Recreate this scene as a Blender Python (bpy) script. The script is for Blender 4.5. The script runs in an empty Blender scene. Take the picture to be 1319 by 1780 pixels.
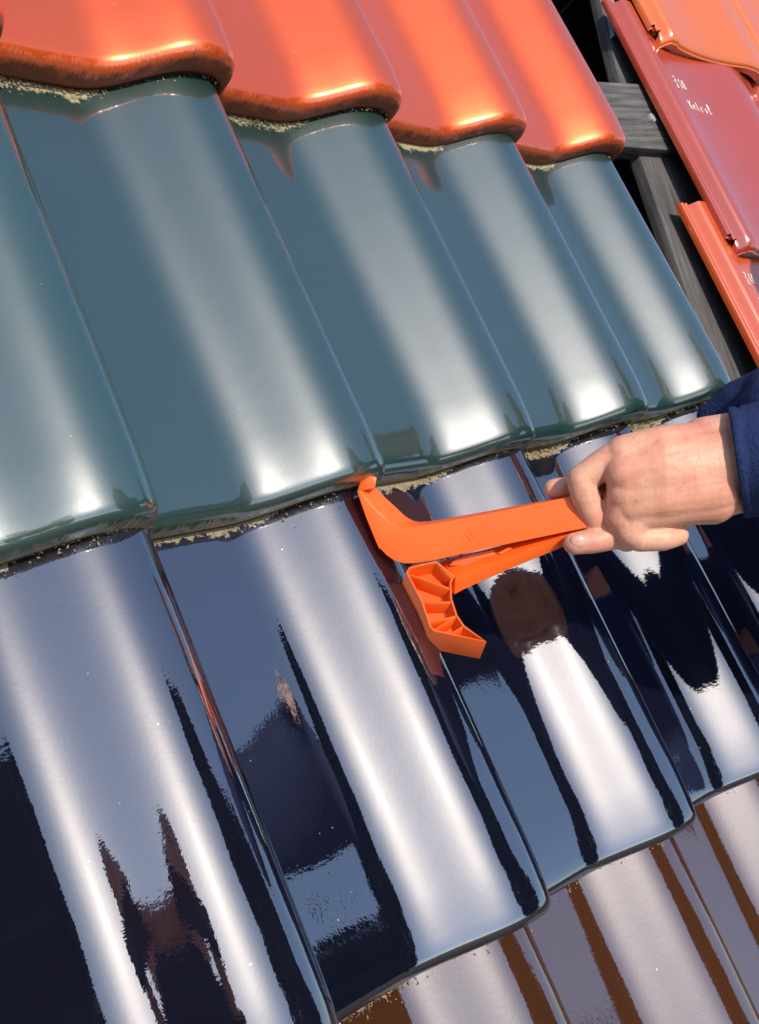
import bpy, bmesh, math, random
import numpy as np
from mathutils import Vector, Matrix
random.seed(7)
rng = np.random.default_rng(7)
sc = bpy.context.scene
COL = sc.collection
R_ = math.radians

# ------------------------------------------------------------------ frame of the roof and camera
W = 0.21                       # cover width of one tile
PITCH = R_(45)
Z0 = 1.35                      # height of the roof-frame origin above the ground
ROOF = Matrix.Translation((0, 0, Z0)) @ Matrix.Rotation(PITCH, 4, 'X')   # local: x along the row, y up the slope, z out
FPX = 1954.6
CR = np.array([[0.676365, 0.338354, -0.654253], [-0.104375, 0.923311, 0.369598], [0.729134, -0.181695, 0.659811]])
CAML = Vector((-3.025901 * W, -2.645286 * W, 2.680609 * W))
def loc3(r): return Vector((r[0], -r[1], -r[2]))
AX, AY, AZ = loc3(CR[0]), loc3(CR[1]), loc3(CR[2])          # image right, image down, view direction (roof-local)

cam_d = bpy.data.cameras.new('camera')
cam = bpy.data.objects.new('camera', cam_d); COL.objects.link(cam)
m = Matrix((( AX.x, -AY.x, -AZ.x, CAML.x), (AX.y, -AY.y, -AZ.y, CAML.y), (AX.z, -AY.z, -AZ.z, CAML.z), (0, 0, 0, 1)))
cam.matrix_world = ROOF @ m
cam_d.sensor_fit = 'VERTICAL'; cam_d.sensor_height = 24.0
cam_d.lens = FPX / 1780.0 * 24.0
cam_d.clip_start = 0.01; cam_d.clip_end = 3000
sc.camera = cam

# ------------------------------------------------------------------ light
SUNL = Vector((-0.24, 0.12, 0.96)).normalized()
SUNW = (ROOF.to_3x3() @ SUNL).normalized()
w = bpy.data.worlds.new('World'); sc.world = w; w.use_nodes = True
nt = w.node_tree
bg = nt.nodes['Background']
sky = nt.nodes.new('ShaderNodeTexSky'); sky.sky_type = 'NISHITA'; sky.sun_disc = False
sky.sun_elevation = math.asin(SUNW.z); sky.sun_rotation = math.atan2(SUNW.x, SUNW.y)
sky.air_density = 1.0; sky.dust_density = 1.3; sky.ozone_density = 1.6; sky.altitude = 100
nt.links.new(sky.outputs[0], bg.inputs[0]); bg.inputs[1].default_value = 0.15
sun_d = bpy.data.lights.new('sun', 'SUN'); sun_d.energy = 3.0; sun_d.angle = R_(0.55); sun_d.color = (1.0, 0.93, 0.82)
sun = bpy.data.objects.new('sun', sun_d); COL.objects.link(sun)
sun.rotation_euler = SUNW.to_track_quat('Z', 'Y').to_euler(); sun.location = (0, -4, 6)
vs = sc.view_settings
vs.view_transform = 'Standard'; vs.look = 'None'; vs.gamma = 1.0; vs.use_curve_mapping = False
vs.exposure = 0.5

# ------------------------------------------------------------------ pixel helpers (roof-local results)
def pray(x, y): return AX * ((x - 659.5) / FPX) + AY * ((y - 890.0) / FPX) + AZ
def at_h(x, y, h):
    d = pray(x, y); return CAML + d * ((h - CAML.z) / d.z)
def at_d(x, y, dep): return CAML + pray(x, y) * dep
def dep_h(x, y, h):
    d = pray(x, y); return (h - CAML.z) / d.z

# ------------------------------------------------------------------ object helpers
def link(name, me, mat=None, parent=None):
    o = bpy.data.objects.new(name, me); COL.objects.link(o)
    if me is not None and mat is not None and not me.materials: me.materials.append(mat)
    if parent is not None: o.parent = parent
    return o
def tag(o, label=None, cat=None, group=None, kind=None):
    if label: o['label'] = label
    if cat: o['category'] = cat
    if group: o['group'] = group
    if kind: o['kind'] = kind
    return o
def empty(name, mat4=None):
    o = bpy.data.objects.new(name, None); COL.objects.link(o); o.empty_display_size = .05
    if mat4 is not None: o.matrix_world = mat4
    return o
def mesh(name, verts, faces, smooth=False, sharp=None):
    me = bpy.data.meshes.new(name)
    me.from_pydata([tuple(v) for v in verts], [], faces); me.update()
    bm = bmesh.new(); bm.from_mesh(me); bmesh.ops.recalc_face_normals(bm, faces=bm.faces); bm.to_mesh(me); bm.free()
    if smooth:
        me.polygons.foreach_set('use_smooth', [True] * len(me.polygons))
        if sharp: me.set_sharp_from_angle(angle=R_(sharp))
    return me
def bevel_mesh(me, width=.002, seg=2, angle=30):
    bm = bmesh.new(); bm.from_mesh(me)
    es = [e for e in bm.edges if len(e.link_faces) == 2 and e.calc_face_angle(0) > R_(angle)]
    bmesh.ops.bevel(bm, geom=es, offset=width, segments=seg, profile=.6, affect='EDGES', clamp_overlap=True)
    bm.to_mesh(me); bm.free()
    me.polygons.foreach_set('use_smooth', [True] * len(me.polygons)); me.set_sharp_from_angle(angle=R_(45))
    return me
def prism(a, b, name='p'):
    """solid between two matching loops"""
    n = len(a); v = list(a) + list(b)
    f = [list(range(n))[::-1], list(range(n, 2 * n))] + [[i, (i + 1) % n, n + (i + 1) % n, n + i] for i in range(n)]
    return mesh(name, v, f)
def boxm(lo, hi, name='b', bev=0):
    x0, y0, z0 = lo; x1, y1, z1 = hi
    me = prism([(x0, y0, z0), (x1, y0, z0), (x1, y1, z0), (x0, y1, z0)], [(x0, y0, z1), (x1, y0, z1), (x1, y1, z1), (x0, y1, z1)], name)
    return bevel_mesh(me, bev) if bev else me

# ------------------------------------------------------------------ materials
def mat(name):
    m = bpy.data.materials.new(name); m.use_nodes = True
    t = m.node_tree; return m, t, t.nodes['Principled BSDF'], t.nodes, t.links
def N(nodes, typ, **kw):
    n = nodes.new(typ)
    for k, v in kw.items(): setattr(n, k, v)
    return n
def rndcoord(nodes, links):
    tc = N(nodes, 'ShaderNodeTexCoord'); oi = N(nodes, 'ShaderNodeObjectInfo')
    mu = N(nodes, 'ShaderNodeVectorMath', operation='SCALE'); mu.inputs[0].default_value = (7.3, 3.1, 5.7)
    links.new(oi.outputs['Random'], mu.inputs['Scale'])
    ad = N(nodes, 'ShaderNodeVectorMath', operation='ADD')
    links.new(tc.outputs['Object'], ad.inputs[0]); links.new(mu.outputs[0], ad.inputs[1])
    return ad.outputs[0], oi
def noise(nodes, links, co, scale, detail=3, rough=.55):
    n = N(nodes, 'ShaderNodeTexNoise'); n.inputs['Scale'].default_value = scale
    n.inputs['Detail'].default_value = detail; n.inputs['Roughness'].default_value = rough
    links.new(co, n.inputs['Vector']); return n.outputs['Fac']
def ramp(nodes, links, x, a, b, ca=(0, 0, 0, 1), cb=(1, 1, 1, 1)):
    r = N(nodes, 'ShaderNodeValToRGB'); e = r.color_ramp.elements
    e[0].position = a; e[0].color = ca; e[1].position = b; e[1].color = cb
    links.new(x, r.inputs[0]); return r.outputs[0]
def math_(nodes, links, op, a, b=None, clamp=False):
    n = N(nodes, 'ShaderNodeMath', operation=op); n.use_clamp = clamp
    for i, x in enumerate((a, b)):
        if x is None: continue
        if isinstance(x, (int, float)): n.inputs[i].default_value = x
        else: links.new(x, n.inputs[i])
    return n.outputs[0]
def mixc(nodes, links, f, a, b):
    n = N(nodes, 'ShaderNodeMix', data_type='RGBA')
    if isinstance(f, (int, float)): n.inputs[0].default_value = f
    else: links.new(f, n.inputs[0])
    for k, x in ((6, a), (7, b)):
        if isinstance(x, tuple): n.inputs[k].default_value = x
        else: links.new(x, n.inputs[k])
    return n.outputs[2]
def attr(nodes, name):
    a = N(nodes, 'ShaderNodeAttribute'); a.attribute_name = name; return a.outputs['Fac']

def glaze(name, base, base2, rough, ior, peel=2.2e-5, dirtcol=(.30, .24, .15, 1), nosewear=.5, topdirt=1.0, wavy=1.2e-4, coat=None, metal=0.0, ng=.36, sw=1.6):
    m, t, b, ns, ls = mat(name)
    co, oi = rndcoord(ns, ls)
    big = noise(ns, ls, co, 9, 3)
    col = mixc(ns, ls, math_(ns, ls, 'ADD', math_(ns, ls, 'MULTIPLY', big, .7), math_(ns, ls, 'SUBTRACT', math_(ns, ls, 'MULTIPLY', oi.outputs['Random'], 1.2), .45)), base + (1,), base2 + (1,))
    # dust specks
    vo = N(ns, 'ShaderNodeTexVoronoi'); vo.inputs['Scale'].default_value = 170; ls.new(co, vo.inputs['Vector'])
    sp = ramp(ns, ls, vo.outputs['Distance'], .06, .14, (1, 1, 1, 1), (0, 0, 0, 1))
    sel = ramp(ns, ls, vo.outputs['Color'], .86, .97)
    clus = ramp(ns, ls, noise(ns, ls, co, 14, 2), .38, .62)
    spk = math_(ns, ls, 'MULTIPLY', math_(ns, ls, 'MULTIPLY', sp, sel), clus)
    # dirt at the nose edge and where the tile emerges from under the row above
    nose = attr(ns, 'nose'); vtop = attr(ns, 'vtop'); pr = attr(ns, 'prof')
    fine = noise(ns, ls, co, 260, 4, .7); mid = noise(ns, ls, co, 60, 4, .65)
    st = N(ns, 'ShaderNodeMapping'); st.inputs['Scale'].default_value = (700, 60, 60); ls.new(co, st.inputs['Vector'])
    streak = noise(ns, ls, st.outputs[0], 1.0, 3)
    nm = math_(ns, ls, 'SUBTRACT', nose, ng + .08)
    nm = math_(ns, ls, 'ADD', math_(ns, ls, 'MULTIPLY', nm, 2.2), math_(ns, ls, 'MULTIPLY', math_(ns, ls, 'SUBTRACT', streak, .5), sw))
    nm = math_(ns, ls, 'ADD', nm, math_(ns, ls, 'MULTIPLY', math_(ns, ls, 'SUBTRACT', mid, .5), 2.2))
    gate = ramp(ns, ls, nose, ng, ng + .16)
    nmask = math_(ns, ls, 'MULTIPLY', ramp(ns, ls, nm, .10, .95), math_(ns, ls, 'MULTIPLY', gate, nosewear))
    # ragged dirt line: vtop in metres from the covering edge, thicker in the pan (prof 0)
    lim = math_(ns, ls, 'ADD', -.002, math_(ns, ls, 'MULTIPLY', math_(ns, ls, 'SUBTRACT', 1.0, math_(ns, ls, 'MULTIPLY', pr, 2.2), True), .007 * topdirt))
    lim = math_(ns, ls, 'ADD', lim, math_(ns, ls, 'MULTIPLY', math_(ns, ls, 'SUBTRACT', mid, .5), .012 * topdirt))
    lim = math_(ns, ls, 'ADD', lim, math_(ns, ls, 'MULTIPLY', math_(ns, ls, 'SUBTRACT', fine, .5), .016))
    cv = N(ns, 'ShaderNodeAttribute'); cv.attribute_type = 'OBJECT'; cv.attribute_name = 'cover'
    lim = math_(ns, ls, 'ADD', lim, cv.outputs['Fac'])
    td = math_(ns, ls, 'MULTIPLY', math_(ns, ls, 'SUBTRACT', lim, vtop), 400, True)
    dm = math_(ns, ls, 'MAXIMUM', nmask, td)
    dcol = mixc(ns, ls, fine, (dirtcol[0] * .45, dirtcol[1] * .42, dirtcol[2] * .35, 1), (dirtcol[0] * 1.5, dirtcol[1] * 1.45, dirtcol[2] * 1.3, 1))
    col = mixc(ns, ls, dm, col, dcol)
    col = mixc(ns, ls, spk, col, (.62, .62, .58, 1))
    ls.new(col, b.inputs['Base Color'])
    am = math_(ns, ls, 'MAXIMUM', dm, math_(ns, ls, 'MULTIPLY', spk, .8))
    rv = math_(ns, ls, 'ADD', rough, math_(ns, ls, 'MULTIPLY', math_(ns, ls, 'SUBTRACT', mid, .5), rough * (.12 if coat else .5)))
    rr = N(ns, 'ShaderNodeMix', data_type='FLOAT'); ls.new(am, rr.inputs[0]); ls.new(rv, rr.inputs[2]); rr.inputs[3].default_value = .9
    ls.new(rr.outputs[0], b.inputs['Roughness'])
    io = N(ns, 'ShaderNodeMix', data_type='FLOAT'); ls.new(am, io.inputs[0]); io.inputs[2].default_value = ior; io.inputs[3].default_value = 1.35
    ls.new(io.outputs[0], b.inputs['IOR'])
    if metal: ls.new(math_(ns, ls, 'MULTIPLY', math_(ns, ls, 'SUBTRACT', 1.0, dm), metal), b.inputs['Metallic'])
    if coat:
        ls.new(math_(ns, ls, 'SUBTRACT', 1.0, dm), b.inputs['Coat Weight']); b.inputs['Coat Roughness'].default_value = coat[0]; b.inputs['Coat IOR'].default_value = coat[1]
    # relief: glaze waviness, orange peel, dirt grain
    h1 = math_(ns, ls, 'MULTIPLY', noise(ns, ls, co, 24, 2), wavy)
    h2 = math_(ns, ls, 'MULTIPLY', noise(ns, ls, co, 330, 2), peel)
    h3 = math_(ns, ls, 'MULTIPLY', math_(ns, ls, 'MULTIPLY', fine, dm), 6e-4)
    h = math_(ns, ls, 'ADD', math_(ns, ls, 'ADD', h1, h2), h3)
    bp = N(ns, 'ShaderNodeBump'); bp.inputs['Strength'].default_value = 1; bp.inputs['Distance'].default_value = 1
    ls.new(h, bp.inputs['Height']); ls.new(bp.outputs[0], b.inputs['Normal'])
    if coat: ls.new(bp.outputs[0], b.inputs['Coat Normal'])
    return m

M_red = glaze('red_engobe', (.80, .098, .010), (.87, .12, .013), .38, 1.5, dirtcol=(.075, .042, .026, 1), nosewear=.85, coat=(.11, 1.8), metal=.68, ng=.20, sw=1.6)
M_green = glaze('petrol_glaze', (.0035, .028, .022), (.005, .036, .028), .40, 1.8, dirtcol=(.32, .27, .17, 1), nosewear=.95, topdirt=2.0, coat=(.05, 2.1), ng=.42, sw=2.6)
M_black = glaze('black_glaze', (.004, .005, .012), (.006, .006, .014), .022, 3.2, peel=2.8e-5, dirtcol=(.26, .215, .14, 1), nosewear=.6, topdirt=1.8, sw=2.4)
M_brown = glaze('brown_glaze', (.050, .018, .008), (.062, .022, .010), .035, 2.6, peel=5e-5, dirtcol=(.28, .22, .14, 1), nosewear=.4, topdirt=.8)

def simple(name, col, rough=.5, ior=1.45, var=.12, vscale=30, bump=0, bscale=200, sss=0, coat=0, spec=None):
    m, t, b, ns, ls = mat(name)
    co, oi = rndcoord(ns, ls)
    n1 = noise(ns, ls, co, vscale, 4, .6)
    lo = tuple(c * (1 - var) for c in col) + (1,); hi = tuple(min(1, c * (1 + var)) for c in col) + (1,)
    ls.new(mixc(ns, ls, n1, lo, hi), b.inputs['Base Color'])
    b.inputs['Roughness'].default_value = rough; b.inputs['IOR'].default_value = ior
    if coat: b.inputs['Coat Weight'].default_value = coat; b.inputs['Coat Roughness'].default_value = .15
    if bump:
        bp = N(ns, 'ShaderNodeBump'); bp.inputs['Strength'].default_value = 1; bp.inputs['Distance'].default_value = bump
        ls.new(noise(ns, ls, co, bscale, 4, .6), bp.inputs['Height']); ls.new(bp.outputs[0], b.inputs['Normal'])
    return m
def plastic():
    m, t, b, ns, ls = mat('orange_plastic'); co, oi = rndcoord(ns, ls)
    n1 = noise(ns, ls, co, 25, 4, .6)
    mp = N(ns, 'ShaderNodeMapping'); mp.inputs['Scale'].default_value = (30, 420, 420); mp.inputs['Rotation'].default_value = (.3, .2, .5); ls.new(co, mp.inputs['Vector'])
    scr = ramp(ns, ls, noise(ns, ls, mp.outputs[0], 1.0, 3), .63, .72)
    spots = ramp(ns, ls, noise(ns, ls, co, 140, 4, .7), .66, .76)
    c = mixc(ns, ls, n1, (.80, .105, .008, 1), (.94, .135, .010, 1))
    c = mixc(ns, ls, math_(ns, ls, 'MULTIPLY', scr, .25), c, (.95, .30, .10, 1))
    c = mixc(ns, ls, math_(ns, ls, 'MULTIPLY', spots, .30), c, (.30, .07, .02, 1))
    ls.new(c, b.inputs['Base Color'])
    rr = math_(ns, ls, 'ADD', .34, math_(ns, ls, 'MULTIPLY', n1, .22)); ls.new(rr, b.inputs['Roughness'])
    bp = N(ns, 'ShaderNodeBump'); bp.inputs['Distance'].default_value = 8e-5; ls.new(noise(ns, ls, co, 700, 3), bp.inputs['Height']); ls.new(bp.outputs[0], b.inputs['Normal'])
    return m
M_orange = plastic()
M_pad = simple('orange_pad', (.80, .16, .05), .5, 1.45, .05, 40)
M_cloth = simple('navy_fleece', (.014, .026, .085), .95, 1.3, .45, 220, 1.6e-3, 380)
M_dark = simple('dark_jacket', (.012, .013, .018), .9, 1.3, .3, 60, 6e-4, 700)
M_trouser = simple('work_trousers', (.03, .032, .038), .9, 1.3, .3, 50, 5e-4, 600)
M_boot = simple('boot_leather', (.03, .022, .016), .6, 1.4)
M_hair = simple('brown_hair', (.035, .02, .012), .6, 1.45, .4, 120, 1e-3, 400)
M_phone = simple('black_phone', (.01, .01, .012), .2, 1.5)
M_dirt = simple('moss_dirt', (.27, .22, .13), .95, 1.3, .5, 160, 1e-3, 500)
M_chalk = simple('white_marker', (.75, .74, .72), .7)
M_bolt = simple('galvanised_bolt', (.26, .27, .29), .4, 1.8)
M_bracket = simple('pale_blue_metal', (.28, .42, .52), .4, 1.6)
M_rred = simple('wine_red_engobe', (.38, .050, .022), .17, 2.0, .08, 14)
M_rorange = simple('natural_orange_clay', (.60, .125, .018), .26, 1.8, .10, 14)
M_rorange2 = simple('bright_orange_clay', (.56, .085, .014), .20, 1.9, .08, 14)
M_ground = simple('yard_asphalt', (.055, .053, .05), .85, 1.4, .3, 3, 2e-3, 40)

def wood(name, col, dark, sc3=(6, 160, 160), rot=0.0):
    m, t, b, ns, ls = mat(name)
    co, oi = rndcoord(ns, ls)
    mr = N(ns, 'ShaderNodeMapping'); mr.inputs['Rotation'].default_value = (0, 0, -rot); ls.new(co, mr.inputs['Vector'])
    mp = N(ns, 'ShaderNodeMapping'); mp.inputs['Scale'].default_value = sc3; ls.new(mr.outputs[0], mp.inputs['Vector'])
    g = noise(ns, ls, mp.outputs[0], 1.0, 5, .7); k = noise(ns, ls, co, 12, 3)
    f = math_(ns, ls, 'ADD', math_(ns, ls, 'MULTIPLY', g, .75), math_(ns, ls, 'MULTIPLY', k, .25))
    ls.new(mixc(ns, ls, ramp(ns, ls, f, .38, .66), dark + (1,), col + (1,)), b.inputs['Base Color'])
    b.inputs['Roughness'].default_value = .85
    bp = N(ns, 'ShaderNodeBump'); bp.inputs['Distance'].default_value = 1.2e-3
    ls.new(g, bp.inputs['Height']); ls.new(bp.outputs[0], b.inputs['Normal'])
    return m
def _ang(a, b_): return math.atan2(b_.y - a.y, b_.x - a.x)
M_wood = wood('weathered_grey_wood', (.155, .145, .135), (.03, .028, .027), rot=_ang(at_h(985, 138, -.036), at_h(1215, 152, -.036)))
M_wood2 = wood('weathered_grey_post', (.13, .122, .115), (.04, .037, .035), (120, 8, 120), rot=_ang(at_h(1110, 258, -.05), at_h(1200, 520, -.05)) + math.pi / 2)
M_stand = wood('dark_stand_wood', (.035, .022, .014), (.010, .007, .005))

def skinmat():
    m, t, b, ns, ls = mat('skin')
    co, oi = rndcoord(ns, ls)
    n1 = noise(ns, ls, co, 28, 4, .6); n2 = noise(ns, ls, co, 180, 3, .6)
    c1 = mixc(ns, ls, ramp(ns, ls, n1, .35, .68), (.67, .36, .235, 1), (.57, .21, .14, 1))
    c2 = mixc(ns, ls, math_(ns, ls, 'MULTIPLY', n2, .25), c1, (.62, .36, .25, 1))
    c2 = mixc(ns, ls, math_(ns, ls, 'MULTIPLY', ramp(ns, ls, noise(ns, ls, co, 75, 4, .7), .52, .72), .45), c2, (.52, .15, .10, 1))
    c2 = mixc(ns, ls, math_(ns, ls, 'MULTIPLY', ramp(ns, ls, noise(ns, ls, co, 420, 2, .6), .60, .70), .35), c2, (.34, .14, .08, 1))
    ls.new(c2, b.inputs['Base Color'])
    b.inputs['Roughness'].default_value = .48; b.inputs['IOR'].default_value = 1.42
    b.inputs['Subsurface Weight'].default_value = .25; b.inputs['Subsurface Radius'].default_value = (.006, .0022, .001)
    b.inputs['Subsurface Scale'].default_value = 1.0
    wv = N(ns, 'ShaderNodeTexVoronoi'); wv.feature = 'DISTANCE_TO_EDGE'; wv.inputs['Scale'].default_value = 520; ls.new(co, wv.inputs['Vector'])
    # creases that run across the wrist and the back of the hand
    ax = (ROOF.to_3x3() @ AX).normalized(); dn = (ROOF.to_3x3() @ AY).normalized()
    tc = N(ns, 'ShaderNodeTexCoord')
    d1 = N(ns, 'ShaderNodeVectorMath', operation='DOT_PRODUCT'); d1.inputs[1].default_value = ax; ls.new(tc.outputs['Object'], d1.inputs[0])
    d2 = N(ns, 'ShaderNodeVectorMath', operation='DOT_PRODUCT'); d2.inputs[1].default_value = dn; ls.new(tc.outputs['Object'], d2.inputs[0])
    cb = N(ns, 'ShaderNodeCombineXYZ'); ls.new(math_(ns, ls, 'MULTIPLY', d1.outputs['Value'], 210), cb.inputs[0]); ls.new(math_(ns, ls, 'MULTIPLY', d2.outputs['Value'], 28), cb.inputs[1])
    wr_ = noise(ns, ls, cb.outputs[0], 1.0, 3, .6)
    cb2 = N(ns, 'ShaderNodeCombineXYZ'); ls.new(math_(ns, ls, 'MULTIPLY', d1.outputs['Value'], 30), cb2.inputs[0]); ls.new(math_(ns, ls, 'MULTIPLY', d2.outputs['Value'], 130), cb2.inputs[1])
    tend = noise(ns, ls, cb2.outputs[0], 1.0, 2, .5)
    hh = math_(ns, ls, 'ADD', math_(ns, ls, 'MULTIPLY', wv.outputs['Distance'], 1.6e-4), math_(ns, ls, 'MULTIPLY', n2, 2.6e-4))
    hh = math_(ns, ls, 'ADD', hh, math_(ns, ls, 'MULTIPLY', wr_, 3.5e-4))
    hh = math_(ns, ls, 'ADD', hh, math_(ns, ls, 'MULTIPLY', tend, 2.5e-4))
    bp = N(ns, 'ShaderNodeBump'); bp.inputs['Distance'].default_value = 1.0
    ls.new(hh, bp.inputs['Height']); ls.new(bp.outputs[0], b.inputs['Normal'])
    return m
M_skin = skinmat()
M_nail = simple('finger_nail', (.56, .30, .22), .3, 1.5, .05, 60)

# ------------------------------------------------------------------ the ground
g = link('ground', mesh('ground', [(-400, -400, 0), (400, -400, 0), (400, 400, 0), (-400, 400, 0)], [[0, 1, 2, 3]]), M_ground)
tag(g, kind='structure')

# ------------------------------------------------------------------ columnar tree across the yard, mirrored in the glaze
M_leaf = simple('dark_leaves', (.020, .032, .014), .7, 1.4, .4, 6)
M_bark = simple('tree_bark', (.05, .035, .025), .9, 1.4, .3, 20, 4e-3, 30)
def columnar_tree(az, dist, height, rad, label):
    rnd = np.random.default_rng(int(az) + 50)
    root = empty('columnar_tree', Matrix.Translation((dist * math.sin(R_(az)), -dist * math.cos(R_(az)), 0)))
    tag(root, label, 'tree')
    n = 14000
    fz = rnd.random(n) ** .8; ang = rnd.random(n) * 2 * math.pi
    lump = 1 + .13 * np.sin(ang * 3 + fz * 21) + .10 * np.sin(ang * 5 - fz * 37)
    rr = rad * np.clip(np.sin(np.pi * (fz * .86 + .14)) ** .6, .05, 1) * lump * np.sqrt(rnd.uniform(.35, 1.05, n))
    P = np.stack([np.cos(ang) * rr, np.sin(ang) * rr, .9 + fz * (height - .9)], 1)
    d1 = rnd.normal(size=(n, 3)); d1 /= np.linalg.norm(d1, axis=1)[:, None]; d2 = rnd.normal(size=(n, 3)); d2 -= (d1 * d2).sum(1)[:, None] * d1; d2 /= np.linalg.norm(d2, axis=1)[:, None]
    sz = rnd.uniform(.10, .22, n)[:, None]
    V = np.concatenate([P - d1 * sz, P + d2 * sz * .6, P + d1 * sz, P - d2 * sz * .6], 0)
    F = [[i, n + i, 2 * n + i, 3 * n + i] for i in range(n)]
    me = bpy.data.meshes.new('crown'); me.from_pydata(V.tolist(), [], F); me.update(); link('crown', me, M_leaf, root)
    bm = bmesh.new(); bmesh.ops.create_cone(bm, cap_ends=True, segments=10, radius1=.17, radius2=.03, depth=height - .4, matrix=Matrix.Translation((0, 0, (height - .4) / 2)))
    me = bpy.data.meshes.new('trunk'); bm.to_mesh(me); bm.free(); link('trunk', me, M_bark, root)
columnar_tree(33, 7.0, 10.8, 1.6, 'slender dark tree across the yard, mirrored in the black tiles')

# ------------------------------------------------------------------ glazed tiles
def catmull(P, n):
    P = [Vector((p[0], p[1])) for p in P]; out = []
    for i in range(len(P) - 1):
        p0 = P[i - 1] if i else P[0] * 2 - P[1]; p1 = P[i]; p2 = P[i + 1]; p3 = P[i + 2] if i + 2 < len(P) else P[-1] * 2 - P[-2]
        for k in range(n):
            s = k / n
            out.append(.5 * ((2 * p1) + (p2 - p0) * s + (2 * p0 - 5 * p1 + 4 * p2 - p3) * s * s + (3 * p1 - p0 - 3 * p2 + p3) * s ** 3))
    out.append(P[-1]); return out
def make_profile():
    P = [(-.035 * W, .0035), (-.02 * W, .0022), (0, .0014), (.05 * W, .0009), (.12 * W, .0005), (.20 * W, .0002), (.28 * W, .00005)]
    x0, x1, n, h = .35 * W, .86 * W, 44, 0.0
    P.append((x0, 0.0)); dx = (x1 - x0) / n
    for k in range(n):
        s_ = (k + .5) / n
        h += math.tan(R_(36)) * math.sin(math.pi * s_) ** 1.75 * dx; P.append((x0 + dx * (k + 1), h))
    r = .0285; cx, cz = x1, h - r
    for a in (8, 16, 24, 32, 40, 48, 56, 64, 72, 80, 87): P.append((cx + r * math.sin(R_(a)), cz + r * math.cos(R_(a))))
    P.append((cx + r + .0004, cz - .004)); P.append((cx + r + .0006, .006))
    return P
PROF = make_profile()
HTOP = max(p[1] for p in PROF)
LEXP = 1.6868 * W
RISE = .0325
NOSE_R = .0125; NOSE_D = .030
def tile_mesh(name, skew=0.0, LX=LEXP, over=.055):
    """local: x along the row from the left pan edge, y = 0 at the nose and positive up the slope, z out"""
    st = []                                                   # (y, drop of the top skin, nose value)
    LT = LX + over
    Y1 = .052; Y0 = .011; DG = .0024
    for k in range(11): st.append((LT - (LT - Y1) * k / 10, 0, 0))
    for k in range(1, 7):
        y = Y1 + (Y0 - Y1) * k / 6; st.append((y, DG * ((Y1 - y) / (Y1 - Y0)) ** 2, .12 * k / 6))
    a0 = math.degrees(math.atan(2 * DG / (Y1 - Y0))); rr = Y0 / (1 - math.sin(R_(a0)))
    for a in (20, 29, 38, 47, 56, 65, 73, 80, 86):
        st.append((rr * (1 - math.sin(R_(a))), DG + rr * (math.cos(R_(a0)) - math.cos(R_(a))), .15 + .45 * (a - a0) / (86 - a0)))
    dl = st[-1][1]
    for q in (.25, .5, .75): st.append((-.0004, dl + (NOSE_D - .002 - dl) * q, .6 + .35 * q))
    st.append((-.0002, NOSE_D - .002, .96)); st.append((.0012, NOSE_D, 1.0))
    n = len(PROF); V = []; nose = []; vtop = []; prof = []
    for (y, d, nv) in st:
        for (x, h) in PROF:                                   # top skin
            yy = y + skew * (x - W * .985) * max(0, 1 - y / LX)
            tilt = -RISE * y / LX
            # a rounded outer right corner at the nose
            V.append((x, yy, h + tilt - d)); nose.append(nv); vtop.append(LX - y); prof.append(min(1, h / HTOP))
        for (x, h) in reversed(PROF):                         # underside
            yy = y + skew * (x - W * .985) * max(0, 1 - y / LX)
            th = .011 if y > .03 else NOSE_D + .0008
            xx = min(x, W * 1.022 - .010) if h > .004 and x > W * .9 else x
            V.append((xx, max(yy, yy), h - RISE * y / LX - th)); nose.append(1.0); vtop.append(.3); prof.append(0)
    m2 = 2 * n; F = []
    for k in range(len(st) - 1):
        for j in range(m2):
            a = k * m2 + j; b_ = k * m2 + (j + 1) % m2
            F.append([a, b_, b_ + m2, a + m2])
    for k in (0, len(st) - 1):
        for j in range(n - 1):
            F.append([k * m2 + j, k * m2 + j + 1, k * m2 + m2 - 2 - j, k * m2 + m2 - 1 - j])
    me = mesh(name, V, F, True, 38)
    for nm, data in (('nose', nose), ('vtop', vtop), ('prof', prof)):
        at = me.attributes.new(nm, 'FLOAT', 'POINT'); at.data.foreach_set('value', data)
    return me
def prof_h(x):
    best = min(PROF, key=lambda p: abs(p[0] - x)); return best[1]

roof = empty('tiled_roof', ROOF)
tag(roof, 'steep sample roof of glossy wavy tiles in red, petrol, black and brown rows', 'roof')
H0 = -.012
ROWS = [('red', M_red, 0.0, -.0294, 0.0), ('petrol', M_green, 1.6868, -.0802, -.0154), ('black', M_black, 3.3736, .0036, .016), ('brown', M_brown, 5.0604, .03, .016)]
LAB = {'red': 'bright red-orange engobed tile of the top row', 'petrol': 'dark petrol green glazed tile of the second row',
       'black': 'glossy blue-black glazed tile of the third row', 'brown': 'glossy brown glazed tile of the lowest row'}
def corner(row, i):
    nm, mt, v, sk, us = ROWS[row]
    return (i + us) * W, (v + sk * (i - 1)) * W + .006 - (.009 * max(0, -i) if row == 1 else 0)
for r, (nm, mt, v, sk, us) in enumerate(ROWS):
    me = tile_mesh('tile_' + nm, skew=-sk * (.45 if nm == 'petrol' else 1))
    me.materials.append(mt)
    for i in range(-3, 4):
        u, vv = corner(r, i)
        o = link('roof_tile', me, None, roof)
        o.location = (u - W * .985 + rng.normal(0, .0006), -vv + rng.normal(0, .0008), H0 + rng.normal(0, .0004))
        o.rotation_euler = (rng.normal(0, .003), rng.normal(0, .008), rng.normal(0, .003))
        o['label'] = LAB[nm]
        if r: o['cover'] = float(corner(r - 1, i)[1] - (vv - LEXP) + (.0025 if r == 2 else -.002 if r == 3 else 0))

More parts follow.
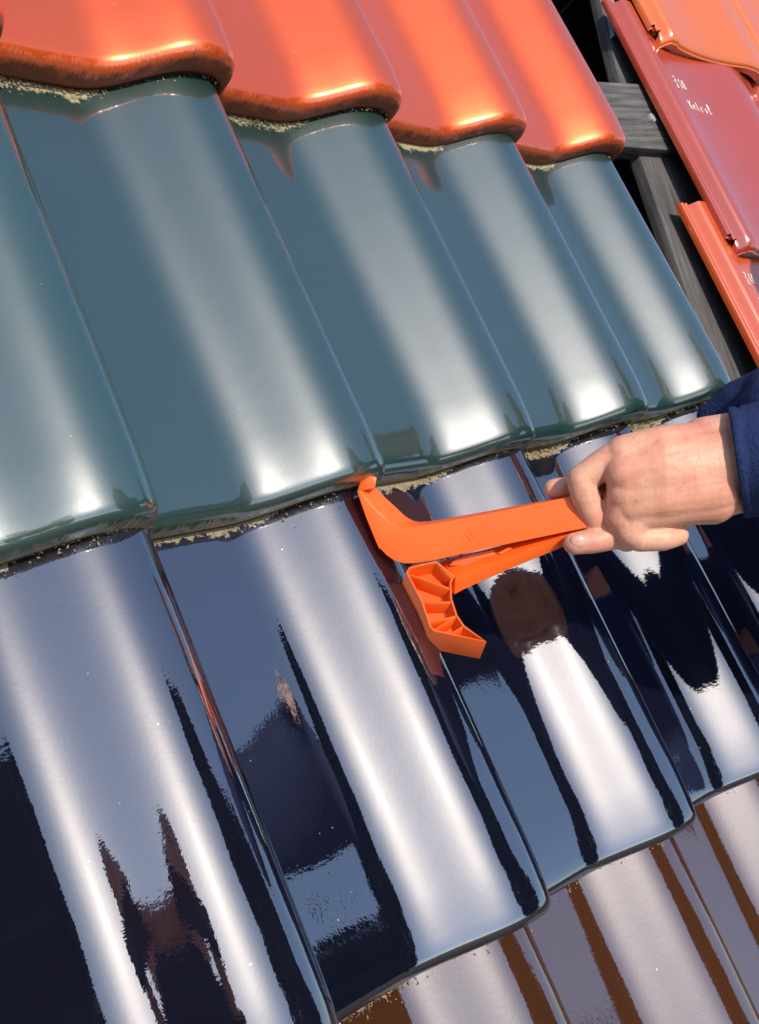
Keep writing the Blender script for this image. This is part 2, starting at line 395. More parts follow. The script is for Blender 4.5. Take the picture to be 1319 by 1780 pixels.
# crumbs of moss and mortar lodged under the noses
def crumbs(row):
    V = []; F = []
    nm, mt, v, sk, us = ROWS[row]
    for i in range(-2, 4):
        u, vv = corner(row, i)
        for k in range(360):
            x = random.random() ** 1.3 * .5 * W
            if random.random() < .12: x = random.uniform(.5, .98) * W
            px = u - W * .985 + x
            hz = H0 - RISE + prof_h(x) + .0008
            py = -vv - sk * (x / W) * W * -1 * 0 - abs(random.gauss(0, .0045)) + .002 + sk * (.45 if nm == 'petrol' else 1) * (W * .985 - x)
            s = random.uniform(.0005, .0019)
            c0 = len(V)
            for _ in range(6):
                d = Vector((random.gauss(0, 1), random.gauss(0, 1), random.gauss(0, 1))).normalized()
                V.append((px + d.x * s, py + d.y * s * .9, hz + d.z * s * .6))
            for a, b_, c in ((0, 1, 2), (0, 2, 3), (0, 3, 4), (0, 4, 5), (1, 2, 5), (2, 3, 5), (3, 4, 5), (0, 1, 5)): F.append([c0 + a, c0 + b_, c0 + c])
    o = link('moss_crumbs', mesh('crumbs', V, F), M_dirt, roof); o['kind'] = 'stuff'
for r in (0, 1, 2): crumbs(r)

# ------------------------------------------------------------------ second sample roof on the right: flat-rimmed tiles
CP2 = [(0, -5), (.4, -2.5), (1.2, 0), (4, 1.2), (7, .8), (8.5, -1.5), (10, -1.7), (12, 1), (14.5, 1.8), (17, 1), (18.5, -2), (20, -4), (21, -4.5), (24, -2), (31, 7.5), (34, 10), (37, 11),
       (54, 11), (57, 9.5), (64, 8), (100, 6), (160, 7), (220, 13), (270, 21), (310, 22), (345, 16), (370, 12), (383, 10.5), (388, 4)]
W2 = .385; L2 = .355
PROF2 = [(p.x * 1e-3, p.y * 1e-3) for p in catmull(CP2, 3)]
def prof2(x): return min(PROF2, key=lambda p: abs(p[0] - x))[1]
def rtile_mesh(name, over=.075):
    V = []; F = []; n = len(PROF2)
    st = [(L2 + over, 0), (L2, 0), (L2 * .66, 0), (L2 * .33, 0), (.022, 0), (.012, .0006), (.005, .0025), (.001, .006), (0, .0095), (-.0018, .0105), (-.0018, .013), (.001, .0145), (.0015, .024)]
    for (y, d) in st:
        for (x, h) in PROF2:
            rim = x < .0215
            yy = max(y, .012 + .012 * (1 if x < .0095 else .4)) if rim else y
            V.append((x, yy, h - .020 * y / L2 - (0 if rim and y < .012 else d)))
    for k in range(len(st) - 1):
        for j in range(n - 1):
            a = k * n + j; F.append([a, a + 1, a + 1 + n, a + n])
    c = len(V)                                               # underside
    for y in (L2 + over, .02):
        for (x, h) in PROF2: V.append((x, y, h - (.004 if x < .022 else .012) - .020 * y / L2))
    for j in range(n - 1): F.append([c + j, c + j + 1, c + j + 1 + n, c + j + n])
    F.append([0, 4 * n, c + n, c])
    return mesh(name, V, F, True, 40)
rroof = empty('rimmed_tile_roof', ROOF)
tag(rroof, 'neighbouring sample roof of rimmed red and orange clay tiles at upper right', 'roof')
RM = {}
for nm, mt in (('rorange', M_rorange), ('rred', M_rred), ('rorange2', M_rorange2)):
    me = rtile_mesh(nm); me.materials.append(mt); RM[nm] = me
RH = -.004
RR = [('rorange', .925, .252), ('rred', .862, -.106), ('rorange2', .812, -.098 - L2)]
rt_first = {}
for k, (nm, x0, y0) in enumerate(RR):
    for j in range(2):
        o = link('roof_tile', RM[nm], None, rroof)
        o.location = (x0 + j * W2, y0, RH + j * .0002); o.rotation_euler = (0, 0, rng.normal(0, .002))
        o['label'] = ['pale orange clay tile of the upper row', 'wine red engobed tile with white marker writing', 'bright orange clay tile of the lower row'][k] if j == 0 else ['pale orange clay tile', 'wine red engobed tile', 'bright orange clay tile'][k]
        if j == 0: rt_first[nm] = o

# hand-written marker strokes on two of the tiles (x right, y up, in letter units)
GL = {'Z': [[(0, 1), (.55, .95), (.15, .45), (.5, .4), (.1, -.1), (.6, -.15)]], '1': [[(.0, .65), (.25, 1), (.22, 0)]],
      '0': [[(.25, 1), (.02, .6), (.1, .1), (.4, .05), (.5, .5), (.42, .92), (.25, 1)]],
      'K': [[(.0, 1), (.12, 0)], [(.55, 1), (.1, .5), (.6, 0)]], 'e': [[(.05, .35), (.45, .4), (.35, .65), (.1, .55), (.05, .15), (.45, .05)]],
      'l': [[(.1, 1.05), (.12, .1), (.3, .02)]], 'r': [[(.05, .6), (.1, 0)], [(.1, .45), (.4, .62)]], 'o': [[(.22, .6), (.03, .35), (.2, .02), (.42, .25), (.22, .6)]],
      't': [[(.2, 1.2), (.18, .1), (.4, .02)], [(0, .7), (.42, .72)]], 'n': [[(.05, .6), (.08, 0)], [(.08, .45), (.3, .6), (.4, 0)]]}
def strokes(word, x0, y0, size, adv, wid, slant, zf, V, F):
    x = x0
    for ch in word:
        for pl in GL[ch]:
            pts = []
            for (a, b_), (c, d) in zip(pl[:-1], pl[1:]):
                for s in range(3): pts.append((a + (c - a) * s / 3, b_ + (d - b_) * s / 3))
            pts.append(pl[-1])
            P = [Vector((x + a * size * .8 + random.gauss(0, .0003), y0 + (x - x0) * slant + b_ * size + random.gauss(0, .0003))) for a, b_ in pts]
            for p, q in zip(P[:-1], P[1:]):
                d = (q - p); l = d.length
                if l < 1e-5: continue
                nrm = Vector((-d.y, d.x)) / l * wid * .5
                c0 = len(V)
                for e in (p + nrm, p - nrm, q - nrm, q + nrm): V.append((e.x, e.y, zf(e.x, e.y) + .0010))
                for e in (p + nrm, p - nrm, q - nrm, q + nrm): V.append((e.x, e.y, zf(e.x, e.y) + .0002))
                F += [[c0, c0 + 1, c0 + 2, c0 + 3], [c0, c0 + 1, c0 + 5, c0 + 4], [c0 + 1, c0 + 2, c0 + 6, c0 + 5], [c0 + 2, c0 + 3, c0 + 7, c0 + 6], [c0 + 3, c0, c0 + 4, c0 + 7]]
        x += adv * (1.0 if ch != '1' else .6)
def zf(x, y): return prof2(x) - .020 * y / L2
for nm, (wx, wy) in (('rred', (.072, .284)), ('rorange2', (.060, .300))):
    V = []; F = []
    strokes('Z10', wx, wy, .017, .0165, .0014, -.02, zf, V, F)
    strokes('Kelrot', wx + .012, wy - .038, .015, .0125, .0012, .02, zf, V, F)
    o = link('marker_writing', mesh('writing', V, F), M_chalk, rt_first[nm]); o['label'] = 'white handwritten marker lettering'

# ------------------------------------------------------------------ timber under the two roofs
frame = empty('timber_scaffold', ROOF)
tag(frame, 'weathered grey timber frame showing in the gap between the two roofs', 'scaffold')
def slab(px, h, t, name, mt=M_wood, bev=.002):
    a = [at_h(x, y, h) for x, y in px]; b_ = [p - Vector((0, 0, t)) for p in a]
    return link(name, bevel_mesh(prism(a, b_), bev), mt, frame)
slab([(1028, -60), (1090, -60), (1160, 215), (1093, 215)], -.052, .018, 'post', M_wood2)
slab([(1100, 240), (1190, 240), (1345, 680), (1258, 700)], -.052, .018, 'post', M_wood2)
slab([(985, 138), (1215, 152), (1225, 266), (1000, 248)], -.036, .028, 'cross_board')
slab([(1052, -20), (1066, -20), (1072, 60), (1067, 62)], -.045, .012, 'bracket', M_bracket, .001)
# battens carrying the tiles
for k, v in enumerate((-.22, .10, .45, .80)):
    link('batten', boxm((-.95, -v - .02, -.115), (.62, -v + .02, -.080), bev=.002), M_wood, frame)
for k, u in enumerate((-.75, 0.0, .52)):
    link('rafter', boxm((u - .03, -1.35, -.235), (u + .03, .75, -.118), bev=.003), M_wood, frame)
p = at_h(1131, 206, -.034)
bm = bmesh.new(); bmesh.ops.create_cone(bm, cap_ends=True, segments=6, radius1=.0085, radius2=.0075, depth=.007); me = bpy.data.meshes.new('bolt'); bm.to_mesh(me); bm.free()
bevel_mesh(me, .0012); o = link('bolt', me, M_bolt, frame); o.location = p
# board box added behind the tiles to shut light out of the gap
stand = empty('light_block_stand', ROOF)
tag(stand, 'dark board box added behind the tiles to keep light out of the gap between the roofs', 'stand')
for k in range(11):
    y0 = -1.25 + k * .2
    link('back_blocker', boxm((-1.0, y0, -.56), (1.75, y0 + .196, -.535), bev=.002), M_stand, stand)
for x0 in (-1.03, 1.76):
    for k in range(3): link('side_blocker', boxm((x0, -1.25, -.56 + k * .165), (x0 + .025, .95, -.40 + k * .165), bev=.002), M_stand, stand)
link('top_blocker', boxm((-1.0, .40, -.085), (.60, .95, -.06), bev=.002), M_stand, stand)
link('top_blocker', boxm((.60, .58, -.085), (1.75, .95, -.06), bev=.002), M_stand, stand)
link('end_blocker', boxm((-1.0, .955, -.56), (1.75, .98, -.06), bev=.002), M_stand, stand)
link('end_blocker', boxm((-1.0, -1.28, -.56), (1.75, -1.255, -.09), bev=.002), M_stand, stand)
for x0 in (-.9, 1.6):
    for y0 in (-1.0, .8):
        c0 = ROOF @ Vector((x0, y0, -.55)); inv = ROOF.inverted()
        a = [Vector((c0.x + dx, c0.y + dy, 0)) for dx, dy in ((-.04, -.04), (.04, -.04), (.04, .04), (-.04, .04))]
        b_ = [Vector((p.x, p.y, c0.z + (p.y - c0.y))) for p in a]
        link('stand_leg', prism([inv @ p for p in a], [inv @ p for p in b_]), M_stand, stand)

# ------------------------------------------------------------------ orange tile lifter
tool = empty('tile_lifter', ROOF @ Matrix.Translation(at_d(760, 1130, dep_h(760, 1130, 0))))
tag(tool, 'bright orange plastic tile lifting pliers wedged under a petrol tile', 'tool')
TI = tool.matrix_world.inverted() @ ROOF
D_TIP = .832; D_HEAD = .812; D_HAND = .80
print('tool depths', D_TIP, D_HEAD, D_HAND, 'hand h', at_d(1100, 850, .8), 'roof depth there', dep_h(1100, 850, 0))
# plane of the tool: depth as a linear function of the pixel
A = np.array([[640, 838, 1], [765, 1120, 1], [1010, 900, 1.]]); dc = np.linalg.solve(A, np.array([D_TIP, D_HEAD, D_HAND]))
def tp(zx, zy, dz=0.0, off=(0, 0)):
    """point of the tool from close-up coordinates (8x crop), dz metres behind the tool plane"""
    x = 600 + zx / 2.867; y = 800 + zy / 2.867
    d = dc[0] * x + dc[1] * y + dc[2] + dz
    return TI @ (at_d(x, y, d))
def shift(px, py):          # millimetres in the picture plane
    return (TI.to_3x3() @ (AX * px + AY * py)) * .001
def loft(st, name, mt, parent, bev=.0012):
    V = []; F = []
    for q in st: V += list(q)
    k = len(st[0])
    for s in range(len(st) - 1):
        for j in range(k): F.append([s * k + j, s * k + (j + 1) % k, (s + 1) * k + (j + 1) % k, (s + 1) * k + j])
    F += [list(range(k))[::-1], [(len(st) - 1) * k + j for j in range(k)]]
    return link(name, bevel_mesh(mesh(name, V, F), bev, 2, 35), mt, parent)
# upper lever: front face, top face turning back
UP = [((58, 150), (76, 142), (148, 128)), ((82, 225), (100, 180), (172, 158)), ((105, 290), (135, 222), (207, 192)), ((150, 400), (190, 280), (262, 242)), ((168, 440), (215, 305), (288, 268)), ((200, 474), (245, 322), (315, 288)),
      ((238, 500), (275, 329), (338, 299)), ((290, 516), (315, 332), (372, 305)), ((350, 514), (370, 328), (420, 302)), ((440, 500), (440, 316), (480, 293)), ((700, 441), (700, 268), (722, 250)), ((1100, 358), (1080, 190), (1090, 181)), ((1290, 320), (1270, 154), (1278, 148))]
st = []
for fb, ft, bt in UP:
    th = .020
    st.append((tp(*fb), tp(*ft), tp(bt[0], bt[1], th), tp(bt[0] + (fb[0] - ft[0]), bt[1] + (fb[1] - ft[1]), th)))
upper = loft(st, 'upper_lever', M_orange, tool, .0014)
# faint moulded mark on the lever
for (a, b_) in (((588, 392), (612, 338)), ((612, 338), (645, 385)), ((600, 362), (632, 405))):
    p, q = Vector(a), Vector(b_); e = (q - p).normalized(); nn = Vector((-e.y, e.x)) * 4.5
    L = [p - nn, p + nn, q + nn, q - nn]
    link('moulded_mark', prism([tp(x.x, x.y, -.0005) for x in L], [tp(x.x, x.y, .001) for x in L]), M_orange, upper)
# the flat claw under the tile
cl = [tp(-25, 92), tp(20, 74), tp(110, 74), tp(160, 84), tp(150, 140), tp(60, 158), tp(75, 110), tp(30, 92)]
link('claw', bevel_mesh(prism(cl, [p + (TI.to_3x3() @ AZ) * .012 for p in cl]), .0006, 1), M_orange, tool)
# lower lever
LOW = [((1250, 315), (1250, 369), (1212, 280)), ((1100, 374), (1100, 427), (1055, 330)), ((820, 478), (812, 545), (770, 424)), ((600, 562), (590, 645), (545, 480)), ((545, 584), (540, 672), (470, 505))]
st = []
for ft, fb, bt in LOW:
    th = .016
    a = tp(*ft, .004); b_ = tp(fb[0], fb[1], .010); c = tp(bt[0], bt[1], .004 + th); d = tp(bt[0] + (fb[0] - ft[0]), bt[1] + (fb[1] - ft[1]), .010 + th)
    st.append((b_, a, c, d))
lower = loft(st, 'lower_lever', M_orange, tool, .001)
pd = [(512, 526), (600, 528), (700, 490), (748, 466), (735, 444), (640, 462), (540, 492)]
zz = .0045
link('grip_pad', bevel_mesh(prism([tp(x, y, .0105) for x, y in pd], [tp(x + 8, y + 12, .020) for x, y in pd]), .0008, 1), M_pad, lower)
# head: an open channel with ribs
OUT = [(338, 566), (300, 548), (340, 528), (452, 500), (540, 574), (526, 610), (530, 690), (556, 772), (590, 824), (700, 905), (432, 852), (415, 815), (376, 706)]
OUT = [(300, 560), (316, 532), (365, 520), (452, 502), (543, 576), (526, 610), (530, 690), (556, 772), (592, 824), (702, 905), (440, 853), (418, 830), (376, 706)]
cen = Vector((470, 700))
def inset(P, d):
    out = []; n = len(P)
    for i in range(n):
        p0, p1, p2 = Vector(P[i - 1]), Vector(P[i]), Vector(P[(i + 1) % n])
        e1 = (p1 - p0).normalized(); e2 = (p2 - p1).normalized()
        n1 = Vector((-e1.y, e1.x)); n2 = Vector((-e2.y, e2.x)); b_ = (n1 + n2)
        b_ = b_ / max(.35, b_.length_squared / 2)
        out.append(p1 + b_ * d)
    return out
INN = inset(OUT, 9)
ext = .016
sh = shift(-5, 12.5)
def hp(q, k): return tp(q[0], q[1], .001 + ext * k) + sh * k
n = len(OUT)
V = [hp(q, 0) for q in OUT] + [hp(q, 0) for q in INN] + [hp(q, .62) for q in INN] + [hp(q, 1) for q in OUT]
F = []
for j in range(n):
    k = (j + 1) % n
    F += [[j, k, n + k, n + j], [n + j, n + k, 2 * n + k, 2 * n + j], [j, k, 3 * n + k, 3 * n + j]]
F += [[2 * n + j for j in range(n)], [3 * n + j for j in range(n)]]
me = mesh('head', V, F)
me = bevel_mesh(me, .0006, 2, 40)
head = link('jaw', me, M_orange, tool)
for (a, b_) in (((318, 566), (530, 640)), ((452, 508), (532, 584)), ((376, 706), (532, 704)), ((412, 808), (556, 772)), ((436, 846), (556, 772)), ((520, 866), (588, 824))):
    p, q = Vector(a), Vector(b_); e = (q - p).normalized(); nn = Vector((-e.y, e.x)) * 5.5
    L = [p - nn, p + nn, q + nn, q - nn]
    link('rib', bevel_mesh(prism([hp(x, .04) for x in L], [hp(x, .70) for x in L]), .0004, 1), M_orange, head)
# rib inside the lever channel
L = [(760, 462), (772, 470), (830, 442), (815, 432)]
link('rib', prism([tp(x, y, .008) for x, y in L], [tp(x, y, .016) for x, y in L]), M_orange, lower)

# ------------------------------------------------------------------ people
def capsules(caps, voxel, smooth, name):
    """tapered capsules fused into one skin; caps: (p, rp, q, rq)"""
    V = []; F = []
    def add(p, rp, q, rq):
        p, q = Vector(p), Vector(q); ax = q - p
        if ax.length < 1e-6: ax = Vector((0, 0, 1e-4))
        z = ax.normalized(); x = z.orthogonal().normalized(); y = z.cross(x)
        c0 = len(V); S = 20; rings = []
        for k in range(1, 7): a = -math.pi / 2 + math.pi / 2 * k / 6; rings.append((p + z * (rp * math.sin(a)), rp * math.cos(a)))
        for k in range(0, 6): a = math.pi / 2 * k / 6; rings.append((q + z * (rq * math.sin(a)), rq * math.cos(a)))
        V.append(p - z * rp)
        for c, r in rings:
            for s in range(S):
                t = 2 * math.pi * s / S; V.append(c + (x * math.cos(t) + y * math.sin(t)) * r)
        V.append(q + z * rq); last = len(V) - 1
        for s in range(S): F.append([c0, c0 + 1 + (s + 1) % S, c0 + 1 + s])
        for k in range(len(rings) - 1):
            for s in range(S):
                a = c0 + 1 + k * S; F.append([a + s, a + (s + 1) % S, a + S + (s + 1) % S, a + S + s])
        a = c0 + 1 + (len(rings) - 1) * S
        for s in range(S): F.append([a + s, a + (s + 1) % S, last])
    for c in caps: add(*c)
    me = bpy.data.meshes.new(name); me.from_pydata([tuple(v) for v in V], [], F); me.update()
    o = bpy.data.objects.new(name, me); COL.objects.link(o)
    md = o.modifiers.new('r', 'REMESH'); md.mode = 'VOXEL'; md.voxel_size = voxel; md.use_smooth_shade = True
    if smooth: ms = o.modifiers.new('s', 'SMOOTH'); ms.factor = .5; ms.iterations = smooth
    dg = bpy.context.evaluated_depsgraph_get()
    out = bpy.data.meshes.new_from_object(o.evaluated_get(dg))
    bpy.data.objects.remove(o); bpy.data.meshes.remove(me)
    out.polygons.foreach_set('use_smooth', [True] * len(out.polygons))
    return out
def joinm(meshes, name):
    bm = bmesh.new()
    for k in meshes: bm.from_mesh(k)
    me = bpy.data.meshes.new(name); bm.to_mesh(me); bm.free()
    me.polygons.foreach_set('use_smooth', [True] * len(me.polygons)); return me
def chain(pts): return [(a[0], a[1], b_[0], b_[1]) for a, b_ in zip(pts[:-1], pts[1:])]

DH = D_HAND
def hpnt(x, y, dz): return ROOF @ at_d(x, y, DH + dz * .001)
def hc(*pts): return chain([(hpnt(x, y, z), r * .001) for x, y, z, r in pts])
hand = []
# wrist and forearm (bones side by side make the flat wrist)
hand += hc((1350, 772, 8, 24), (1285, 768, 4, 22), (1225, 775, 2, 21))
hand += hc((1350, 845, 4, 24), (1285, 842, 0, 20), (1225, 862, -2, 19))
hand += hc((1350, 808, 2, 31), (1285, 806, -2, 27), (1225, 815, -4, 25))
# metacarpals: back of the hand
hand += hc((1235, 778, 0, 19), (1150, 778, -5, 16), (1084, 790, -4, 14))
hand += hc((1235, 805, -6, 20), (1150, 812, -12, 16.5), (1084, 824, -11, 14))
hand += hc((1235, 838, -8, 20), (1150, 850, -12, 16), (1088, 862, -10, 13.5))
hand += hc((1235, 866, -5, 19), (1175, 878, -8, 14.5), (1112, 893, -7, 12.5))
for (ya, yb, yc, z) in ((791, 794, 806, -9), (820, 830, 842, -13), (851, 865, 878, -11)):      # flesh between the bones
    hand += hc((1235, ya, -5 if ya < 800 else -8, 20), (1150, yb, z, 16.5), (1094, yc, z + 2, 13.2))
hand += hc((1240, 800, -4, 24), (1165, 818, -9, 20), (1120, 826, -9, 17.5))
hand += hc((1240, 846, -5, 22), (1175, 856, -8, 18))
hand += hc((1220, 825, 14, 24), (1120, 840, 16, 18))              # palm
# leading finger: knuckle, bent joint, second and third phalanx going under the handle
hand += hc((1078, 790, -2, 12.5), (1046, 808, -1, 11.2), (1010, 834, 0, 10.6), (1016, 862, 0, 10.2), (1032, 900, 3, 9.6), (1052, 932, 14, 8.6))
# the next fingers close behind it
hand += hc((1084, 826, -9, 12.5), (1078, 862, -3, 10.5), (1062, 912, 6, 10), (1070, 928, 18, 9), (1082, 895, 33, 8.6), (1112, 880, 34, 8.6))
hand += hc((1110, 905, 24, 9), (1098, 860, 36, 9), (1120, 835, 34, 9))
hand += hc((1075, 905, 22, 9), (1062, 865, 34, 9), (1075, 835, 34, 9), (1110, 820, 26, 12))
hand += hc((1088, 862, -10, 12), (1076, 898, -6, 10.8), (1088, 936, 4, 9.8), (1105, 925, 20, 9))
# little finger folded at the bottom
hand += hc((1112, 893, -7, 11.5), (1094, 926, -6, 10.2), (1110, 936, -5, 9.6), (1150, 936, -4, 9.0), (1176, 930, 2, 8.2))
# finger tip behind the handle
hand += hc((1085, 830, 24, 10), (1020, 842, 24, 8.6), (962, 850, 23, 7.6))
# thumb below the handle
hand += hc((1190, 876, 16, 17), (1110, 915, 14, 12), (1058, 934, 4, 9.6), (1030, 940, 1, 9.2), (997, 945, -1, 8.0))
hand_me = capsules(hand, .0011, 5, 'hand')

wr = ROOF @ at_d(1300, 806, DH)
wdir = (ROOF.to_3x3() @ AX).normalized()
elbow = wr + wdir * .25 + Vector((-.03, -.03, .10))
sh_r = Vector((.64, -.58, 1.44))
print('wrist', wr, 'elbow', elbow, 'shoulder', sh_r)
def V3(*a): return Vector(a)
def figure(sh_r, facing, wr_r, el_r, wr_l, el_l, name, label, mats, hand_r=None, mirror=False):
    """standing figure; facing = unit horizontal vector, right shoulder at sh_r"""
    jk, tr, bt, hr = mats
    f = facing.normalized(); rgt = f.cross(V3(0, 0, 1)) * (-1 if mirror else 1); up = V3(0, 0, 1)
    c = sh_r - rgt * .19; c.z = sh_r.z; sh_l = c - rgt * .19
    base = V3(c.x, c.y, 0) - f * .05
    neck = c + up * .05; hd = c + up * .23 + f * .05
    bodyc = [(neck - up * .03, .058, neck + up * .08 + f * .02, .056)]
    bodyc += [(hd + up * .03 - f * .015, .083, hd + up * .035 + f * .01, .083), (hd - up * .02 + f * .02, .072, hd - up * .075 + f * .045, .045)]
    bodyc += [(hd + f * .095 + up * .01, .010, hd + f * .108 - up * .022, .013)]
    for s in (-1, 1): bodyc += [(hd + rgt * s * .086 + up * .02, .014, hd + rgt * s * .084 - up * .02, .012), (hd + rgt * s * .032 + f * .082 + up * .026, .011, hd + rgt * s * .034 + f * .083 + up * .024, .011)]
    bodyc += [(hd + f * .088 - up * .052 - rgt * .018, .010, hd + f * .088 - up * .052 + rgt * .018, .010)]
    hip = base + up * .95 + f * .0
    bodyc += [(c - up * .05, .10, c - up * .25, .115), (c - up * .25, .115, hip, .11)]
    bodyc += chain([(sh_r, .05), (el_r, .042), (wr_r, .03)]) + chain([(sh_l, .05), (el_l, .042), (wr_l, .028)])
    ankles = []
    for s in (-1, 1):
        h_ = hip + rgt * s * .09; k_ = h_ + up * -.45 + f * .03; a_ = V3(h_.x, h_.y, .09) + rgt * s * .03
        ankles.append(a_); bodyc += chain([(h_, .08), (k_, .055), (a_, .04)])
    hands = []
    def mkhand(wr, d, side):
        d = d.normalized(); sd = d.cross(up).normalized() * side
        cc = [(wr, .026, wr + d * .06, .030), (wr + d * .05 - up * .02, .018, wr + d * .08 + up * .02, .02)]
        for k, (ln, o) in enumerate(((.072, .034), (.082, .012), (.078, -.010), (.06, -.03))):
            p = wr + d * .085 + up * o; q = p + d * ln * .5 + sd * -.008; r = q + d * ln * .35 - sd * .028
            cc += chain([(p, .0095), (q, .0088), (r, .0075)])
        t = wr + d * .035 + up * .03; cc += chain([(t, .013), (t + d * .03 + up * .03 - sd * .012, .0105), (t + d * .06 + up * .038 - sd * .022, .009)])
        return capsules(cc, .004, 2, 'h')
    parts = [capsules(bodyc, .011, 3, name)]
    if hand_r is not None: parts.append(hand_r)
    else: parts.append(mkhand(wr_r, wr_r - el_r, 1))
    parts.append(mkhand(wr_l, wr_l - el_l, -1))
    root = empty('person', Matrix.Translation((base.x, base.y, 0)))
    tag(root, label, 'person')
    inv = Matrix.Translation((-base.x, -base.y, 0))
    def put(nm, me, mt, par=root):
        me.transform(inv); o = link(nm, me, mt, par); return o
    body = put('body', joinm(parts, 'body'), M_skin)
    jc = [(c - up * .02 - rgt * .10, .105, c - up * .02 + rgt * .10, .105), (c - up * .10 - rgt * .07, .125, c - up * .10 + rgt * .07, .125), (c - up * .3 - rgt * .06, .125, c - up * .3 + rgt * .06, .125), (hip - rgt * .07, .125, hip + rgt * .07, .125), (hip - up * .06 - rgt * .06, .125, hip - up * .06 + rgt * .06, .125),
          (neck - up * .02, .075, neck + up * .02, .068)]
    jc += chain([(sh_r, .082), (el_r, .065), (el_r + (wr_r - el_r) * .80, .050)]) if hand_r is None else chain([(sh_r, .088), (el_r, .082)])
    jc += chain([(sh_l, .082), (el_l, .065), (el_l + (wr_l - el_l) * .84, .046)])
    put('jacket', capsules(jc, .009, 4, 'jacket'), jk)
    tc = [(hip - rgt * .06 - up * .05, .118, hip + rgt * .06 - up * .05, .118)]
    for s, a_ in zip((-1, 1), ankles):
        h_ = hip + rgt * s * .085; k_ = h_ + up * -.45 + f * .03
        tc += chain([(h_ - up * .05, .098), (k_, .072), (a_ + up * .02, .060)])
    put('trousers', capsules(tc, .011, 3, 'trousers'), tr)
    for a_ in ankles:
        put('boot', capsules([(a_ + up * .0, .052, a_ - up * .035, .052), (a_ - up * .04, .048, a_ + f * .15 - up * .05, .040)], .008, 3, 'boot'), bt)
    hair = [(hd + up * .055 - f * .03, .082, hd + up * .065 - f * .0, .080), (hd + up * .0 - f * .05, .070, hd - up * .03 - f * .045, .06)]
    put('hair', capsules(hair, .006, 3, 'hair'), hr)
    for s in (-1, 1):
        put('eye', capsules([(hd + rgt * s * .032 + f * .090 + up * .022, .0085, hd + rgt * s * .032 + f * .0905 + up * .022, .0085)], .0015, 0, 'eye'), M_phone)
    return root, inv, body
facing = Vector((-.10, .95, 0))
rgtv = -facing.normalized().cross(Vector((0, 0, 1)))
sh_l = sh_r - rgtv * .38
wl = sh_l + Vector((.02, .10, -.52)); ell = sh_l + Vector((.06, -.06, -.29))
worker, winv, wbody = figure(sh_r, facing, wr + wdir * .02, elbow, wl, ell, 'worker', 'person in navy fleece sleeve gripping the orange tool, reaching in from the right',
                      (M_cloth, M_trouser, M_boot, M_hair), hand_r=hand_me, mirror=True)
# right sleeve with its cuff, in front of the camera
def sp(x, y, dz): return ROOF @ at_d(x, y, DH + dz * .001)
amw = (ROOF.to_3x3() @ AX).normalized(); dmw = (ROOF.to_3x3() @ AY).normalized(); zmw = (ROOF.to_3x3() @ AZ).normalized()
PXM = DH / FPX
rings = []                                                    # (centre x, centre y, half height px, half depth m, tilt)
RG = [(1294, 804, 84, .033, 1), (1281, 803, 88, .036, 1), (1278, 803, 94, .0385, 1), (1281, 803, 97, .040, 1), (1290, 803, 97, .041, 1), (1296, 803, 94, .040, 1), (1302, 803, 97, .042, 1), (1333, 803, 104, .046, .9), (1358, 802, 108, .049, .8), (1388, 800, 112, .052, .7)]
V = []; F = []; S = 48
for q, (x, y, a, b_, tl) in enumerate(RG):
    c = ROOF @ at_d(x, y, DH + .002)
    for k in range(S):
        t = 2 * math.pi * k / S
        wob = 1 + (.018 * math.sin(3 * t + q * .9) + .012 * math.sin(7 * t + q * 1.7)) * (1 if q > 2 else .4)
        V.append(c + dmw * (a * PXM * math.sin(t) * wob) - zmw * (b_ * math.cos(t) * wob) + amw * PXM * tl * (-30 * math.cos(t) + 14 * math.sin(t)))
ce = elbow
for q, r in ((0.45, .068), (1.0, .080)):
    base_c = ROOF @ at_d(1400, 800, DH + .002); c = base_c.lerp(ce, q)
    for k in range(S):
        t = 2 * math.pi * k / S; wob = 1 + .03 * math.sin(5 * t + q * 4)
        V.append(c + dmw * (r * math.sin(t) * wob) - zmw * (r * math.cos(t) * wob))
nr = len(RG) + 2
for q in range(nr - 1):
    for k in range(S): F.append([q * S + k, q * S + (k + 1) % S, (q + 1) * S + (k + 1) % S, (q + 1) * S + k])
sme = mesh('sleeve', V, F, True)
sme.transform(winv); link('sleeve', sme, M_cloth, worker)
sl = chain([(sp(1348, 712, 22), .026), (sp(1400, 695, 26), .034), (elbow, .066)])
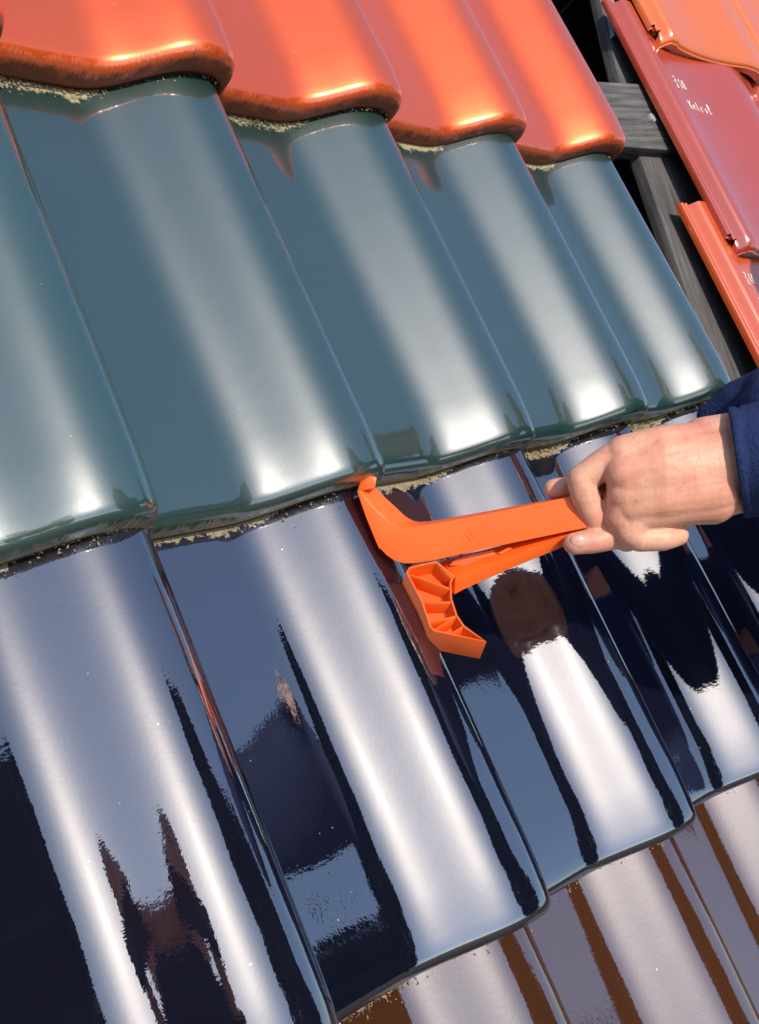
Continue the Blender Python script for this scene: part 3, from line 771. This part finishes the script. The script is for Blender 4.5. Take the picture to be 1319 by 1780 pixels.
sl += chain([(sp(1340, 676, 36), .019), (sp(1390, 655, 38), .030), (elbow + Vector((0, 0, .01)), .066)])
sl += chain([(sp(1345, 690, 45), .026), (sp(1285, 702, 58), .019), (sp(1232, 722, 66), .010)])
sme = capsules(sl, .0030, 3, 'fold'); sme.transform(winv)
link('sleeve_fold', sme, M_cloth, worker)
# nail of the thumb
nb = bmesh.new(); bmesh.ops.create_uvsphere(nb, u_segments=16, v_segments=10, radius=1.0)
nme = bpy.data.meshes.new('nail'); nb.to_mesh(nme); nb.free()
cmw = ROOF.to_3x3()
ex, ey, ez = (cmw @ AX).normalized(), (cmw @ AY).normalized(), (cmw @ AZ).normalized()
ctr = hpnt(1002, 943, -1) - ez * .0064 - ey * .0010
nme.transform(Matrix(((ex.x * .0062, ey.x * .0050, ez.x * .0022, ctr.x), (ex.y * .0062, ey.y * .0050, ez.y * .0022, ctr.y), (ex.z * .0062, ey.z * .0050, ez.z * .0022, ctr.z), (0, 0, 0, 1))))
nme.transform(winv); nme.polygons.foreach_set('use_smooth', [True] * len(nme.polygons))
link('nail', nme, M_nail, worker)

# the photographer, seen only as a reflection in the glaze
cw = cam.matrix_world.translation
fw = (cmw @ AZ).normalized(); fh = Vector((fw.x, fw.y, 0)).normalized(); rh = fh.cross(Vector((0, 0, 1)))
psr = cw - fh * .42 + rh * .19; psr.z = 1.47
wr_r = cw - fh * .12 + rh * .10 + Vector((0, 0, -.03)); wr_l = cw - fh * .12 - rh * .10 + Vector((0, 0, -.03))
el_r = cw - fh * .32 + rh * .26; el_r.z = 1.16
el_l = cw - fh * .32 - rh * .26; el_l.z = 1.16
figure(psr, fh, wr_r, el_r, wr_l, el_l, 'photographer', 'person in dark jacket holding up a phone, mirrored in the black tiles', (M_dark, M_trouser, M_boot, M_hair))
ph = boxm((-.077, -.037, -.0085), (.077, .037, 0), bev=.003)
phone = link('phone', ph, M_phone)
q = cam.matrix_world.copy(); phone.matrix_world = q @ Matrix.Translation((0, 0, .016))
tag(phone, 'black phone held up by the person in the dark jacket', 'phone')
